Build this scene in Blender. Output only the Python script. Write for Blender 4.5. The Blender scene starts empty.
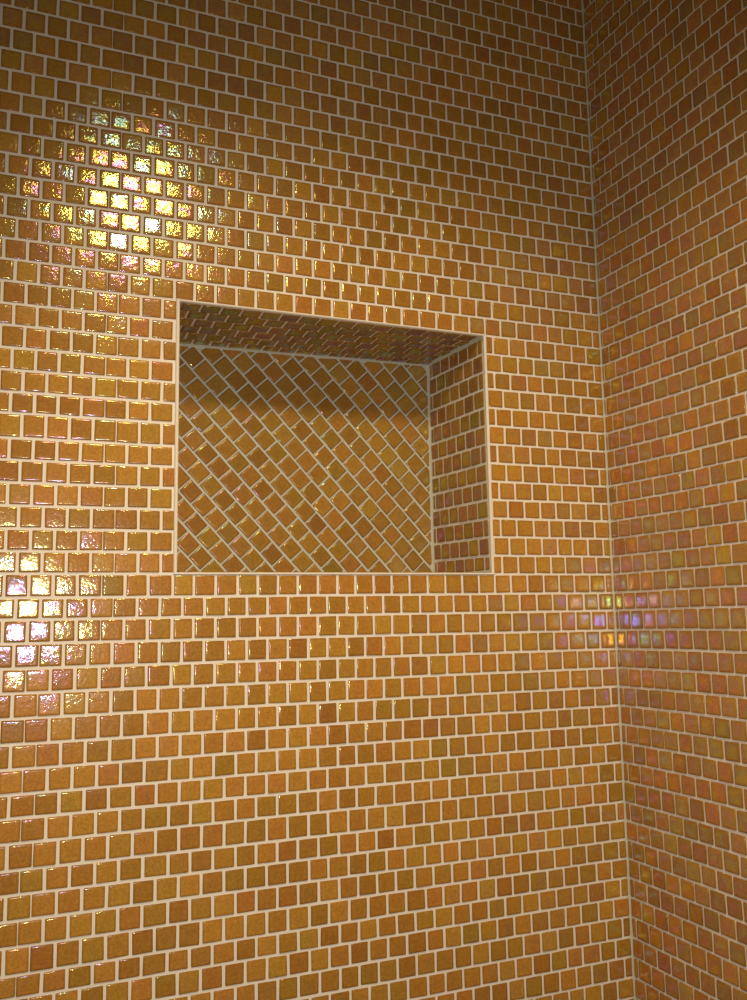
import bpy, math, random
from mathutils import Vector, Matrix

random.seed(11)
U = 0.0254          # one mosaic pitch: a one inch tile with its joint
Z0 = 1.30           # height of the niche sill above the shower floor
C = bpy.context.scene.collection
sc = bpy.context.scene


def W(x, y, z):
    return Vector((x * U, y * U, z * U + Z0))


# ------------------------------------------------------------------ materials
def mat(name):
    m = bpy.data.materials.new(name)
    m.use_nodes = True
    nt = m.node_tree
    nt.nodes.clear()
    out = nt.nodes.new('ShaderNodeOutputMaterial')
    b = nt.nodes.new('ShaderNodeBsdfPrincipled')
    nt.links.new(b.outputs[0], out.inputs[0])
    return m, nt, b


def node(nt, t, **kw):
    n = nt.nodes.new(t)
    for k, v in kw.items():
        if hasattr(n, k):
            setattr(n, k, v)
        else:
            n.inputs[k].default_value = v
    return n


def math_node(nt, op, a, b, c=None):
    n = nt.nodes.new('ShaderNodeMath')
    n.operation = op
    for i, v in enumerate((a, b, c)):
        if v is None:
            continue
        if isinstance(v, (int, float)):
            n.inputs[i].default_value = v
        else:
            nt.links.new(v, n.inputs[i])
    return n.outputs[0]


def glass_mosaic(name, stops, lustre=0.25, edge=.88):
    m, nt, b = mat(name)
    L = nt.links.new
    at = node(nt, 'ShaderNodeAttribute', attribute_name='tile_tint')
    sep = node(nt, 'ShaderNodeSeparateColor')
    L(at.outputs['Color'], sep.inputs[0])
    rim = node(nt, 'ShaderNodeAttribute', attribute_name='rim')
    geo = node(nt, 'ShaderNodeTexCoord')
    # cloudy amber body: a hue of its own per tile, clouds and streaks inside it
    off = node(nt, 'ShaderNodeVectorMath', operation='MULTIPLY_ADD')
    L(at.outputs['Color'], off.inputs[0])
    off.inputs[1].default_value = (0.9, 0.7, 0.8)
    L(geo.outputs['Object'], off.inputs[2])
    n1 = node(nt, 'ShaderNodeTexNoise', Scale=55.0, Detail=3.0, Roughness=0.6)
    L(off.outputs[0], n1.inputs['Vector'])
    n2 = node(nt, 'ShaderNodeTexNoise', Scale=420.0, Detail=4.0, Roughness=0.65)
    L(geo.outputs['Object'], n2.inputs['Vector'])
    hue = math_node(nt, 'MULTIPLY_ADD', n1.outputs['Fac'], 0.5, -0.25)
    hue = math_node(nt, 'MULTIPLY_ADD', sep.outputs[0], 0.6, hue)
    hue = math_node(nt, 'ADD', hue, 0.2)
    ramp = node(nt, 'ShaderNodeValToRGB')
    cr = ramp.color_ramp
    while len(cr.elements) < len(stops):
        cr.elements.new(0.5)
    for e, (p, c) in zip(cr.elements, stops):
        e.position = p
        e.color = (*c, 1)
    L(hue, ramp.inputs[0])
    val = math_node(nt, 'MULTIPLY_ADD', sep.outputs[1], 0.32, 0.80)
    gr = math_node(nt, 'MULTIPLY_ADD', n2.outputs['Fac'], 1.1, 0.45)
    val = math_node(nt, 'MULTIPLY', val, gr)
    rimf = math_node(nt, 'MULTIPLY_ADD', rim.outputs['Fac'], -0.42, 1.0)
    val = math_node(nt, 'MULTIPLY', val, rimf)
    mul = node(nt, 'ShaderNodeVectorMath', operation='SCALE')
    L(ramp.outputs[0], mul.inputs[0])
    L(val, mul.inputs['Scale'])
    L(mul.outputs[0], b.inputs['Base Color'])
    # iridescent metal-oxide lustre: its hue drifts across each tile and with the viewing angle
    n3 = node(nt, 'ShaderNodeTexNoise', Scale=115.0, Detail=2.0)
    L(off.outputs[0], n3.inputs['Vector'])
    lw = node(nt, 'ShaderNodeLayerWeight', Blend=0.35)
    th = math_node(nt, 'MULTIPLY_ADD', n3.outputs['Fac'], 1.2, 0.09)
    th = math_node(nt, 'MULTIPLY_ADD', sep.outputs[2], 0.58, th)
    th = math_node(nt, 'MULTIPLY_ADD', lw.outputs['Facing'], 2.6, th)
    th = math_node(nt, 'FRACT', th, 0.0)
    lus = node(nt, 'ShaderNodeValToRGB')
    cr = lus.color_ramp
    hues = [(0.0, (1.0, .72, .18)), (.20, (.80, 1.0, .22)), (.36, (.45, 1.0, .75)), (.48, (.35, .75, 1.0)),
            (.60, (.32, .38, 1.0)), (.74, (.62, .28, 1.0)), (.88, (1.0, .34, .60)), (1.0, (1.0, .72, .18))]
    while len(cr.elements) < len(hues):
        cr.elements.new(0.5)
    for e, (p, c) in zip(cr.elements, hues):
        e.position = p
        e.color = (*c, 1)
    L(th, lus.inputs[0])
    gl = node(nt, 'ShaderNodeBsdfGlossy', Roughness=0.075)
    L(lus.outputs[0], gl.inputs['Color'])
    mx = node(nt, 'ShaderNodeMixShader')
    rp = math_node(nt, 'POWER', rim.outputs['Fac'], 0.35)
    lf = math_node(nt, 'MULTIPLY_ADD', rp, -edge * lustre, lustre)
    fg = math_node(nt, 'MULTIPLY_ADD', lw.outputs['Facing'], 1.6, 1.0)
    lf = math_node(nt, 'MULTIPLY', lf, fg)
    L(lf, mx.inputs[0])
    L(b.outputs[0], mx.inputs[1])
    L(gl.outputs[0], mx.inputs[2])
    L(mx.outputs[0], [n for n in nt.nodes if n.type == 'OUTPUT_MATERIAL'][0].inputs[0])
    b.inputs['IOR'].default_value = 1.3
    b.inputs['Roughness'].default_value = 0.25
    # rippled hand-poured surface
    n4 = node(nt, 'ShaderNodeTexNoise', Scale=300.0, Detail=3.0, Roughness=0.5)
    L(geo.outputs['Object'], n4.inputs['Vector'])
    bm = node(nt, 'ShaderNodeBump', Strength=1.0, Distance=0.00025)
    L(n4.outputs['Fac'], bm.inputs['Height'])
    L(bm.outputs[0], b.inputs['Normal'])
    L(bm.outputs[0], gl.inputs['Normal'])
    return m


def grout_material(name, col, dark):
    m, nt, b = mat(name)
    L = nt.links.new
    geo = node(nt, 'ShaderNodeTexCoord')
    n1 = node(nt, 'ShaderNodeTexNoise', Scale=30.0, Detail=4.0)
    n2 = node(nt, 'ShaderNodeTexNoise', Scale=900.0, Detail=3.0)
    L(geo.outputs['Object'], n1.inputs['Vector'])
    L(geo.outputs['Object'], n2.inputs['Vector'])
    mix = node(nt, 'ShaderNodeMix', data_type='RGBA')
    f = math_node(nt, 'MULTIPLY', n1.outputs['Fac'], n2.outputs['Fac'])
    f = math_node(nt, 'MULTIPLY', f, 1.4)
    L(f, mix.inputs['Factor'])
    mix.inputs['A'].default_value = (*col, 1)
    mix.inputs['B'].default_value = (*dark, 1)
    L(mix.outputs['Result'], b.inputs['Base Color'])
    b.inputs['Roughness'].default_value = 0.85
    bm = node(nt, 'ShaderNodeBump', Strength=0.4, Distance=0.0004)
    L(n2.outputs['Fac'], bm.inputs['Height'])
    L(bm.outputs[0], b.inputs['Normal'])
    return m


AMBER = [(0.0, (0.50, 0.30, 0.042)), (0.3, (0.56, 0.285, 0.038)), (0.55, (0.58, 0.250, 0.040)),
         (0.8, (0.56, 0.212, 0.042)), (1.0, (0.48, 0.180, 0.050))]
AMBER_SHADED = [(p, (r * .74, g * .82, b * .95)) for p, (r, g, b) in AMBER]  # same amber glass as the walls, with the niche's shade painted into the colour
M_tile = glass_mosaic('amber_iridescent_glass', AMBER)
M_tile_niche_shade = glass_mosaic('shaded_amber_niche_glass', AMBER_SHADED, edge=.97)
M_grout = grout_material('sand_grout', (0.90, 0.79, 0.63), (0.74, 0.64, 0.50))
M_bead = grout_material('grey_corner_grout', (0.66, 0.58, 0.42), (0.50, 0.44, 0.32))
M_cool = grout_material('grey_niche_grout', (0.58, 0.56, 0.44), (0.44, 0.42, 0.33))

# ------------------------------------------------------------------ polygons
def clip(poly, a, b, c):
    """Keep the side a*x + b*y <= c of a convex polygon."""
    out = []
    n = len(poly)
    for i in range(n):
        p, q = poly[i], poly[(i + 1) % n]
        dp = a * p[0] + b * p[1] - c
        dq = a * q[0] + b * q[1] - c
        if dp <= 0:
            out.append(p)
        if dp * dq < 0:
            t = dp / (dp - dq)
            out.append((p[0] + t * (q[0] - p[0]), p[1] + t * (q[1] - p[1])))
    return out


def area(poly):
    return 0.5 * sum(poly[i][0] * poly[(i + 1) % len(poly)][1] - poly[(i + 1) % len(poly)][0] * poly[i][1]
                     for i in range(len(poly))) if len(poly) > 2 else 0.0


def inset(poly, d):
    """Shrink a counter-clockwise convex polygon by d (a number, or one per edge)."""
    n = len(poly)
    out = list(poly)
    for i in range(n):
        p, q = poly[i], poly[(i + 1) % n]
        ex, ey = q[0] - p[0], q[1] - p[1]
        l = math.hypot(ex, ey)
        if l < 1e-6:
            continue
        nx, ny = ey / l, -ex / l
        di = d[i] if isinstance(d, (list, tuple)) else d
        out = clip(out, nx, ny, nx * p[0] + ny * p[1] - di)
        if len(out) < 3:
            return []
    return out


def clip_rect(poly, x0, x1, y0, y1):
    for a, b, c in ((-1, 0, -x0), (1, 0, x1), (0, -1, -y0), (0, 1, y1)):
        poly = clip(poly, a, b, c)
        if len(poly) < 3:
            return []
    return poly


def soften(poly, r):
    """Knock the corners off."""
    out = []
    n = len(poly)
    for i in range(n):
        o, p, q = poly[i - 1], poly[i], poly[(i + 1) % n]
        for s in (o, q):
            l = math.hypot(s[0] - p[0], s[1] - p[1])
            t = min(r, 0.4 * l) / max(l, 1e-6)
            out.append((p[0] + t * (s[0] - p[0]), p[1] + t * (s[1] - p[1])))
    return out


class Mosaic:
    """Collects pillow-topped tiles for one surface and links them as one mesh with its grout bed."""
    def __init__(self):
        self.v, self.f, self.tint, self.rim, self.mi, self.smooth = [], [], [], [], [], []

    def face(self, idx, tint, mi, sm):
        self.f.append(idx); self.tint.append(tint); self.mi.append(mi); self.smooth.append(sm)

    def tile(self, poly, mp, h=0.06, edge=.018):
        if area(poly) < 0:
            poly = poly[::-1]
        a = area(poly)
        if a < 0.035:
            return
        poly = [(x + random.uniform(-.012, .012), y + random.uniform(-.012, .012)) for x, y in poly]
        outline = soften(poly, 0.028)
        n = len(outline)
        cx = sum(p[0] for p in outline) / n
        cy = sum(p[1] for p in outline) / n
        w = min(max(p[0] for p in outline) - min(p[0] for p in outline),
                max(p[1] for p in outline) - min(p[1] for p in outline))
        tint = (min(1, max(0, random.gauss(.46, .17))), random.random(), random.random(), 1.0)
        tx, ty = random.gauss(0, .014), random.gauss(0, .014)
        h0 = h + random.uniform(-.012, .012)

        def ring(ins, hh, rim):
            s = max(0.05, 1 - 2 * ins / w)
            base = len(self.v)
            for x, y in outline:
                px, py = cx + (x - cx) * s, cy + (y - cy) * s
                self.v.append(mp(px, py, hh + (tx * (px - cx) + ty * (py - cy) if hh > 0 else 0)))
                self.rim.append(rim)
            return base
        b = min(edge, .1 * w)
        rings = [ring(0, -.01, 1), ring(0, h0 - .04, 1), ring(b * .35, h0 - .016, .9), ring(b, h0 - .005, .8),
                 ring(b + .08 * w, h0, .4), ring(b + .2 * w, h0 + .002, 0)]
        for r0, r1 in zip(rings, rings[1:]):
            for i in range(n):
                j = (i + 1) % n
                self.face((r0 + i, r0 + j, r1 + j, r1 + i), tint, 0, True)
        self.face(tuple(rings[-1] + i for i in range(n)), tint, 0, True)

    def quad(self, pts, mi=1):
        b = len(self.v)
        for p in pts:
            self.v.append(p); self.rim.append(0)
        self.face(tuple(range(b, b + len(pts))), (.5, .5, .5, 1), mi, False)

    def box(self, x0, x1, y0, y1, z0, z1, mi=1):
        p = [W(x, y, z) for z in (z0, z1) for y in (y0, y1) for x in (x0, x1)]
        for q in ((0, 2, 3, 1), (4, 5, 7, 6), (0, 1, 5, 4), (2, 6, 7, 3), (0, 4, 6, 2), (1, 3, 7, 5)):
            self.quad([p[i] for i in q], mi)

    def build(self, name, mats, parent=None, kind=None):
        me = bpy.data.meshes.new(name)
        me.from_pydata([tuple(p) for p in self.v], [], self.f)
        for m in mats:
            me.materials.append(m)
        at = me.attributes.new('tile_tint', 'FLOAT_COLOR', 'FACE')
        at.data.foreach_set('color', [c for t in self.tint for c in t])
        rm = me.attributes.new('rim', 'FLOAT', 'POINT')
        rm.data.foreach_set('value', self.rim)
        me.polygons.foreach_set('material_index', self.mi)
        me.polygons.foreach_set('use_smooth', self.smooth)
        me.validate()
        me.update()
        o = bpy.data.objects.new(name, me)
        C.objects.link(o)
        o.parent = parent
        if kind:
            o['kind'] = kind
        return o


# ------------------------------------------------------------------ hand-laid course heights and joints
SAG_L = {-16: -.12, -15: -.04, -14: -.02, -13: -.01, -12: -.04, -11: .02, -10: .01, -9: -.03, -8: -.02, -7: -.01,
         -6: .04, -5: .08, -4: .1, -3: .14, -2: .14, -1: .06, 0: .09, 1: .06, 2: .01, 3: .01, 4: .01, 5: 0, 6: -.04,
         7: .06, 8: 0, 9: -.02, 10: -.03, 11: -.01, 12: -.03, 13: -.01, 14: -.01, 15: -.04, 16: -.04, 17: -.04,
         18: -.05, 19: -.06, 20: -.02, 21: -.06, 22: -.1, 23: -.04, 24: -.03, 25: .02, 26: .08}
SAG_C = {-22: .02, -21: .01, -20: .04, -19: .01, -18: .04, -17: .03, -16: .01, -15: -.02, -14: -.05, -13: -.07,
         -12: -.11, -11: -.03, -10: -.03, -9: -.02, -8: -.03, -7: -.04, -6: -.03, -5: -.02, -4: 0, -3: .02, -2: .09,
         -1: .06, 0: .08, 1: .06, 2: .05, 3: .03, 4: .02, 5: 0, 6: -.01, 7: 0, 8: .02, 9: .02, 10: .05, 11: -.01,
         12: -.02, 13: -.01, 14: -.03, 15: -.02, 16: 0, 17: .03, 18: .03, 19: .06, 20: .1, 21: .09, 22: .08, 23: .02,
         24: .03, 25: .01, 26: -.01, 27: 0, 28: .03, 29: .05, 30: .06, 31: -.04, 32: -.06, 33: 0, 34: -.01}
JA = [-31.21, -30.23, -29.25, -28.26, -27.24, -26.25, -25.24, -24.15, -23.19, -22.18, -21.15, -20.2, -19.21, -18.23,
      -17.23, -16.23, -15.29, -14.33, -13.36, -12.38, -11.38, -10.38, -9.41, -8.43, -7.48, -6.52, -5.51, -4.51, -3.52,
      -2.57, -1.56, -.55, .45]
JB = [-30.73, -29.74, -28.75, -27.74, -26.73, -25.7, -24.7, -23.7, -22.69, -21.68, -20.7, -19.71, -18.72, -17.7,
      -16.75, -15.75, -14.8, -13.83, -12.85, -11.81, -10.88, -9.93, -8.95, -7.97, -7.01, -6.03, -4.98, -4.0, -3.08,
      -2.0, -1.05, 0.0, 1.0]
PC = 0.988


def course(k, x):
    a, b = SAG_L.get(k, 0.0), SAG_C.get(k, 0.0)
    t = min(1.0, max(0.0, -x / 31.5))
    return k + b + (a - b) * t


def joint(row, i):
    J = JA if row % 2 else JB
    if i < 0:
        return J[0] + i * PC
    x = J[i]
    return x - 0.11 * min(1.0, abs(row) / 10) * max(0.0, math.sin(math.pi * -x / 31.5))


G = 0.066            # half a bed joint
GV = 0.066           # half an upright joint
NX0, NX1, NZ0, NZ1 = -24.00, -7.66, 0.14, 12.95      # the niche opening
ND = 5.9
K0, K1 = -34, 44

# ------------------------------------------------------------------ back wall
wb = Mosaic()
for k in range(K0, K1):
    for i in range(-28, 32):
        x0, x1 = joint(k, i), joint(k, i + 1)
        if x0 > -0.12:
            continue
        poly = [(x0, course(k, x0)), (x1, course(k, x1)), (x1, course(k + 1, x1)), (x0, course(k + 1, x0))]
        gl = gr = GV
        # the seam between two mesh-backed sheets closes up to a hairline
        seam = 4 if k >= -3 else 1
        if i == seam:
            gl = 0.02
        if i + 1 == seam:
            gr = 0.02
        if x1 > -0.10:
            poly = clip(poly, 1, 0, -0.07)
            gr = 0.03
        poly = inset(poly, [G, gr, G, gl]) if len(poly) == 4 else []
        if not poly:
            continue
        xs = [p[0] for p in poly]; zs = [p[1] for p in poly]
        e = 0.13
        if max(xs) > NX0 - e and min(xs) < NX1 + e and max(zs) > NZ0 - .02 and min(zs) < NZ1 + .02:
            best = []
            for a, b, c in ((1, 0, NX0 - e), (-1, 0, -(NX1 + e)), (0, 1, NZ0 - .05), (0, -1, -(NZ1 + .05))):
                q = clip(poly, a, b, c)
                if len(q) > 2 and area(q) > (area(best) if best else 0.1):
                    best = q
            poly = best
        if poly:
            wb.tile(poly, lambda x, z, h: W(x, -h, z))
hx0, hx1, hz0, hz1 = NX0 - .02, NX1 + .02, NZ0 - .02, NZ1 + .02
DEEP = ND + 1.0
wb.box(-60, hx0, 0, DEEP, K0, K1)
wb.box(hx1, 0, 0, DEEP, K0, K1)
wb.box(hx0, hx1, 0, DEEP, hz1, K1)
wb.box(hx0, hx1, 0, DEEP, K0, hz0)
wb.build('wall_back', [M_tile, M_grout], kind='structure')

# ------------------------------------------------------------------ right wall
wr = Mosaic()
PR = 1.0218
for k in range(K0, K1):
    sh = (0.77 if k % 2 == 0 else 1.28) + 0.2 * min(1.0, max(0, -k) / 5)
    zb, zt = k + SAG_C.get(k, 0), k + 1 + SAG_C.get(k + 1, 0)
    for i in range(-2, 52):
        s0, s1 = sh + i * PR, sh + (i + 1) * PR
        # the courses of this wall sag a little on their way out of the corner
        dz = -0.13 * min(1.0, max(0.0, k / 5)) + 0.08 * min(1.0, max(0.0, -k / 4))
        d0, d1 = dz * min(1.0, max(0.0, s0 / 6)), dz * min(1.0, max(0.0, s1 / 6))
        poly = clip_rect([(s0, zb + d0), (s1, zb + d1), (s1, zt + d1), (s0, zt + d0)], 0.08, 60, K0, K1)
        if len(poly) < 4:
            continue
        poly = inset(poly, [.062, .062, .062, .062])
        if poly:
            wr.tile(poly, lambda s, z, h: W(-h, -s, z))
wr.box(0, 5, -54, DEEP, K0, K1)
wr.build('wall_right', [M_tile, M_grout], kind='structure')


# ------------------------------------------------------------------ grout bead in the corner of the two walls
def bead(name, pts, dirs, r, m, parent=None, kind=None, closed=False):
    """A soft bead swept along a polyline; dirs are the two in-plane directions of its section."""
    v, f = [], []
    N = 7
    for p, (a, b) in zip(pts, dirs):
        a = Vector(a); b = Vector(b)
        for j in range(N):
            t = j / (N - 1) * math.pi / 2
            # a concave fillet with a slightly full middle
            ca, cb = (1 - math.sin(t)) * .75 + (1 - t / (math.pi / 2)) * .25, (1 - math.cos(t)) * .75 + t / (math.pi / 2) * .25
            q = Vector(p) + a * r * ca + b * r * cb
            v.append(W(*q))
        v.append(W(*(Vector(p) - (a + b) * 0.02)))
    n = len(pts)
    S = N + 1
    for i in range(n if closed else n - 1):
        k = (i + 1) % n
        for j in range(S):
            l = (j + 1) % S
            f.append((i * S + j, i * S + l, k * S + l, k * S + j))
    me = bpy.data.meshes.new(name)
    me.from_pydata([tuple(p) for p in v], [], f)
    me.materials.append(m)
    for p in me.polygons:
        p.use_smooth = True
    o = bpy.data.objects.new(name, me)
    C.objects.link(o)
    o.parent = parent
    if kind:
        o['kind'] = kind
    return o


bead('trim_1', [(-0.0, -0.0, z) for z in range(K0, K1 + 1)], [((-1, 0, 0), (0, -1, 0))] * (K1 - K0 + 1), 0.19, M_bead, kind='structure')

# ------------------------------------------------------------------ the niche
niche = bpy.data.objects.new('recessed_shower_niche', None)
C.objects.link(niche)
niche.location = W((NX0 + NX1) / 2, 0, NZ0)
niche['label'] = 'recessed tiled shower niche with diagonal amber glass mosaic back panel and pale grout edges'
niche['category'] = 'shower niche'
inv = Matrix.Translation(-niche.location)

BX0, BX1 = -23.9, -8.12
BZ0, BZT0, BZT1 = 0.22, 12.74, 12.94
F00, F10, F01, F11 = (NX0, 0, NZ0), (NX1, 0, NZ0), (NX0, 0, NZ1), (NX1, 0, NZ1)
B00, B10, B01, B11 = (BX0, ND, BZ0), (BX1, ND, BZ0), (BX0, ND, BZT0), (BX1, ND, BZT1)


def panel(name, q00, q10, q01, q11, w, h, polys, nrm, half=G, lift=0.05, edge=.012, thick=0.06, bed=None):
    """A tiled lining panel: its grout bed is the bilinear patch of four corners."""
    a, b, c, d = (Vector(q) for q in (q00, q10, q01, q11))
    nv = Vector(nrm)

    def mp(s, t, hh):
        s, t = s / w, t / h
        p = a * (1 - s) * (1 - t) + b * s * (1 - t) + c * (1 - s) * t + d * s * t + nv * hh
        return inv @ W(*p)
    mo = Mosaic()
    for po in polys:
        if area(po) < 0:
            po = po[::-1]
        po = inset(po, half)
        if po:
            po = clip_rect(po, 0.14, w - 0.14, 0.14, h - 0.14)
        if len(po) > 2:
            mo.tile(po, mp, lift, edge)
    n = 8
    for i in range(n):
        for j in range(n):
            qs = [(w * (i + x) / n, h * (j + y) / n) for x, y in ((0, 0), (1, 0), (1, 1), (0, 1))]
            mo.quad([mp(s, t, 0) for s, t in qs])
            mo.quad([mp(s, t, -thick) for s, t in reversed(qs)])
    return mo.build(name, [M_tile_niche_shade, bed or M_grout], niche)


def running(w, h, ps, pt, s0, t0, parity=0):
    out = []
    for r in range(-2, int(h / pt) + 3):
        o = s0 + (0.5 * ps if (r + parity) % 2 else 0)
        for i in range(-2, int(w / ps) + 3):
            x, y = o + i * ps, t0 + r * pt
            out.append([(x, y), (x + ps, y), (x + ps, y + pt), (x, y + pt)])
    return out


# back panel: courses run down to the right at forty five degrees
bw, bh = BX1 - BX0, (BZT0 + BZT1) / 2 - BZ0
DIAG_S, DIAG_T = 0.02, 0.70
polys = []
ca, sa = math.cos(math.radians(47.4)), math.sin(math.radians(47.4))
for r in range(-16, 17):
    for i in range(-18, 19):
        u0 = DIAG_S + i * 0.985 + (0.49 if r % 2 else 0)
        v0 = DIAG_T + r * 1.0
        q = [(u0, v0), (u0 + .985, v0), (u0 + .985, v0 + 1.0), (u0, v0 + 1.0)]
        polys.append([(bw / 2 + u * ca + v * sa, bh / 2 - u * sa + v * ca) for u, v in q])
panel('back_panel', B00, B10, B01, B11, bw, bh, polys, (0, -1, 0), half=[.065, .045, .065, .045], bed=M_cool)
# ceiling, sides and sill
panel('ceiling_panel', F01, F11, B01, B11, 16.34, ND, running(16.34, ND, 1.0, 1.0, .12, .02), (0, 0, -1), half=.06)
zs = [course(k, NX1) - NZ0 for k in range(0, 14)]
sp = []
for k in range(13):
    o = .1 if k % 2 else .58
    for i in range(-1, 7):
        sp.append([(o + i * .98, zs[k]), (o + i * .98 + .98, zs[k]), (o + i * .98 + .98, zs[k + 1]), (o + i * .98, zs[k + 1])])
hgt = NZ1 - NZ0
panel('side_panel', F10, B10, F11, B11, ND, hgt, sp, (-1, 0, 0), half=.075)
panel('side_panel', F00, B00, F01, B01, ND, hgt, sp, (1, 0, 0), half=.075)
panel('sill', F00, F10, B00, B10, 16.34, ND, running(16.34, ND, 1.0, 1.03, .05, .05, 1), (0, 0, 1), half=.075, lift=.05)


def local(o):
    o.data.transform(inv)
    return o


def rim_frame():
    """Rounded pale grout arris around the opening."""
    v, f = [], []
    prof = [(-.02, -.0), (-.02, .07), (.03, .115), (.09, .12), (.14, .07), (.15, 0)]    # (out from the opening, proud)
    cs = [(NX0, NZ0, -1, -1), (NX1, NZ0, 1, -1), (NX1, NZ1, 1, 1), (NX0, NZ1, -1, 1)]
    for x, z, sx, sz in cs:
        for o_, p_ in prof:
            v.append(inv @ W(x + sx * o_, -p_, z + sz * o_ * .7))
    S = len(prof)
    for i in range(4):
        k = (i + 1) % 4
        for j in range(S):
            l = (j + 1) % S
            f.append((i * S + j, k * S + j, k * S + l, i * S + l))
    me = bpy.data.meshes.new('grout_edging')
    me.from_pydata([tuple(p) for p in v], [], f)
    me.materials.append(M_grout)
    o = bpy.data.objects.new('grout_edging', me)
    C.objects.link(o)
    o.parent = niche
    return o


rim_frame()
BEADS = [(B01, B11, ((0, 0, -1), (0, -1, 0))), (B10, B11, ((-1, 0, 0), (0, -1, 0))),
         (B00, B01, ((1, 0, 0), (0, -1, 0))), (B00, B10, ((0, 0, 1), (0, -1, 0))),
         (F11, B11, ((-1, 0, 0), (0, 0, -1))), (F01, B01, ((1, 0, 0), (0, 0, -1))),
         (F10, B10, ((-1, 0, 0), (0, 0, 1))), (F00, B00, ((1, 0, 0), (0, 0, 1)))]
for p, q, d in BEADS:
    p, q = Vector(p), Vector(q)
    local(bead('corner_bead', [p.lerp(q, t / 12) for t in range(13)], [d] * 13, 0.26, M_cool, niche))

# ------------------------------------------------------------------ camera
f_px, yaw, pit, rol = 889.08, 0.38737, 0.12974, -0.01829
eye = (-30.936, -40.877, -1.976)
F = Vector((math.sin(yaw) * math.cos(pit), math.cos(yaw) * math.cos(pit), math.sin(pit)))
Rt = Vector((math.cos(yaw), -math.sin(yaw), 0))
Up = Rt.cross(F)
r = math.cos(rol) * Rt + math.sin(rol) * Up
u = -math.sin(rol) * Rt + math.cos(rol) * Up
cam = bpy.data.cameras.new('camera')
co = bpy.data.objects.new('camera', cam)
C.objects.link(co)
co.matrix_world = Matrix.Translation(W(*eye)) @ Matrix((r, u, -F)).transposed().to_4x4()
cam.sensor_fit = 'VERTICAL'
cam.sensor_height = 24.0
cam.lens = 24.0 * f_px / 1000.0
cam.clip_start = 0.02
sc.camera = co


# ------------------------------------------------------------------ lights
def lamp(name, typ, loc, energy, color, radius):
    l = bpy.data.lights.new(name, typ)
    l.energy = energy
    l.color = color
    l.shadow_soft_size = radius
    o = bpy.data.objects.new(name, l)
    C.objects.link(o)
    o.location = loc
    return o


# the phone's own flash, beside its lens
fl = lamp('phone_flash', 'SPOT', W(eye[0] + .35, eye[1], eye[2] + .15), 21.0, (1.0, 0.96, 0.89), 0.008)
fl.data.spot_size = math.radians(118)
fl.data.spot_blend = 1.0
fl.rotation_euler = (F * 0.98 - Up * 0.17).to_track_quat('-Z', 'Y').to_euler()
# recessed downlight in the shower ceiling
D = 45.0
dl = lamp('downlight', 'SPOT', W(-26.34 + .1125 * D, -D, 17.6 + .479 * D), 52.0, (1.0, 0.79, 0.49), 0.085)
dl.data.spot_size = math.radians(72)
dl.data.spot_blend = 0.7
dl.rotation_euler = (W(-14, 0, -26) - dl.location).to_track_quat('-Z', 'Y').to_euler()
w = bpy.data.worlds.new('room_light')
sc.world = w
w.use_nodes = True
bg = w.node_tree.nodes['Background']
bg.inputs[0].default_value = (1.0, 0.72, 0.36, 1)
bg.inputs[1].default_value = 0.055

sc.view_settings.view_transform = 'Standard'
sc.view_settings.look = 'None'
sc.view_settings.exposure = 0.0
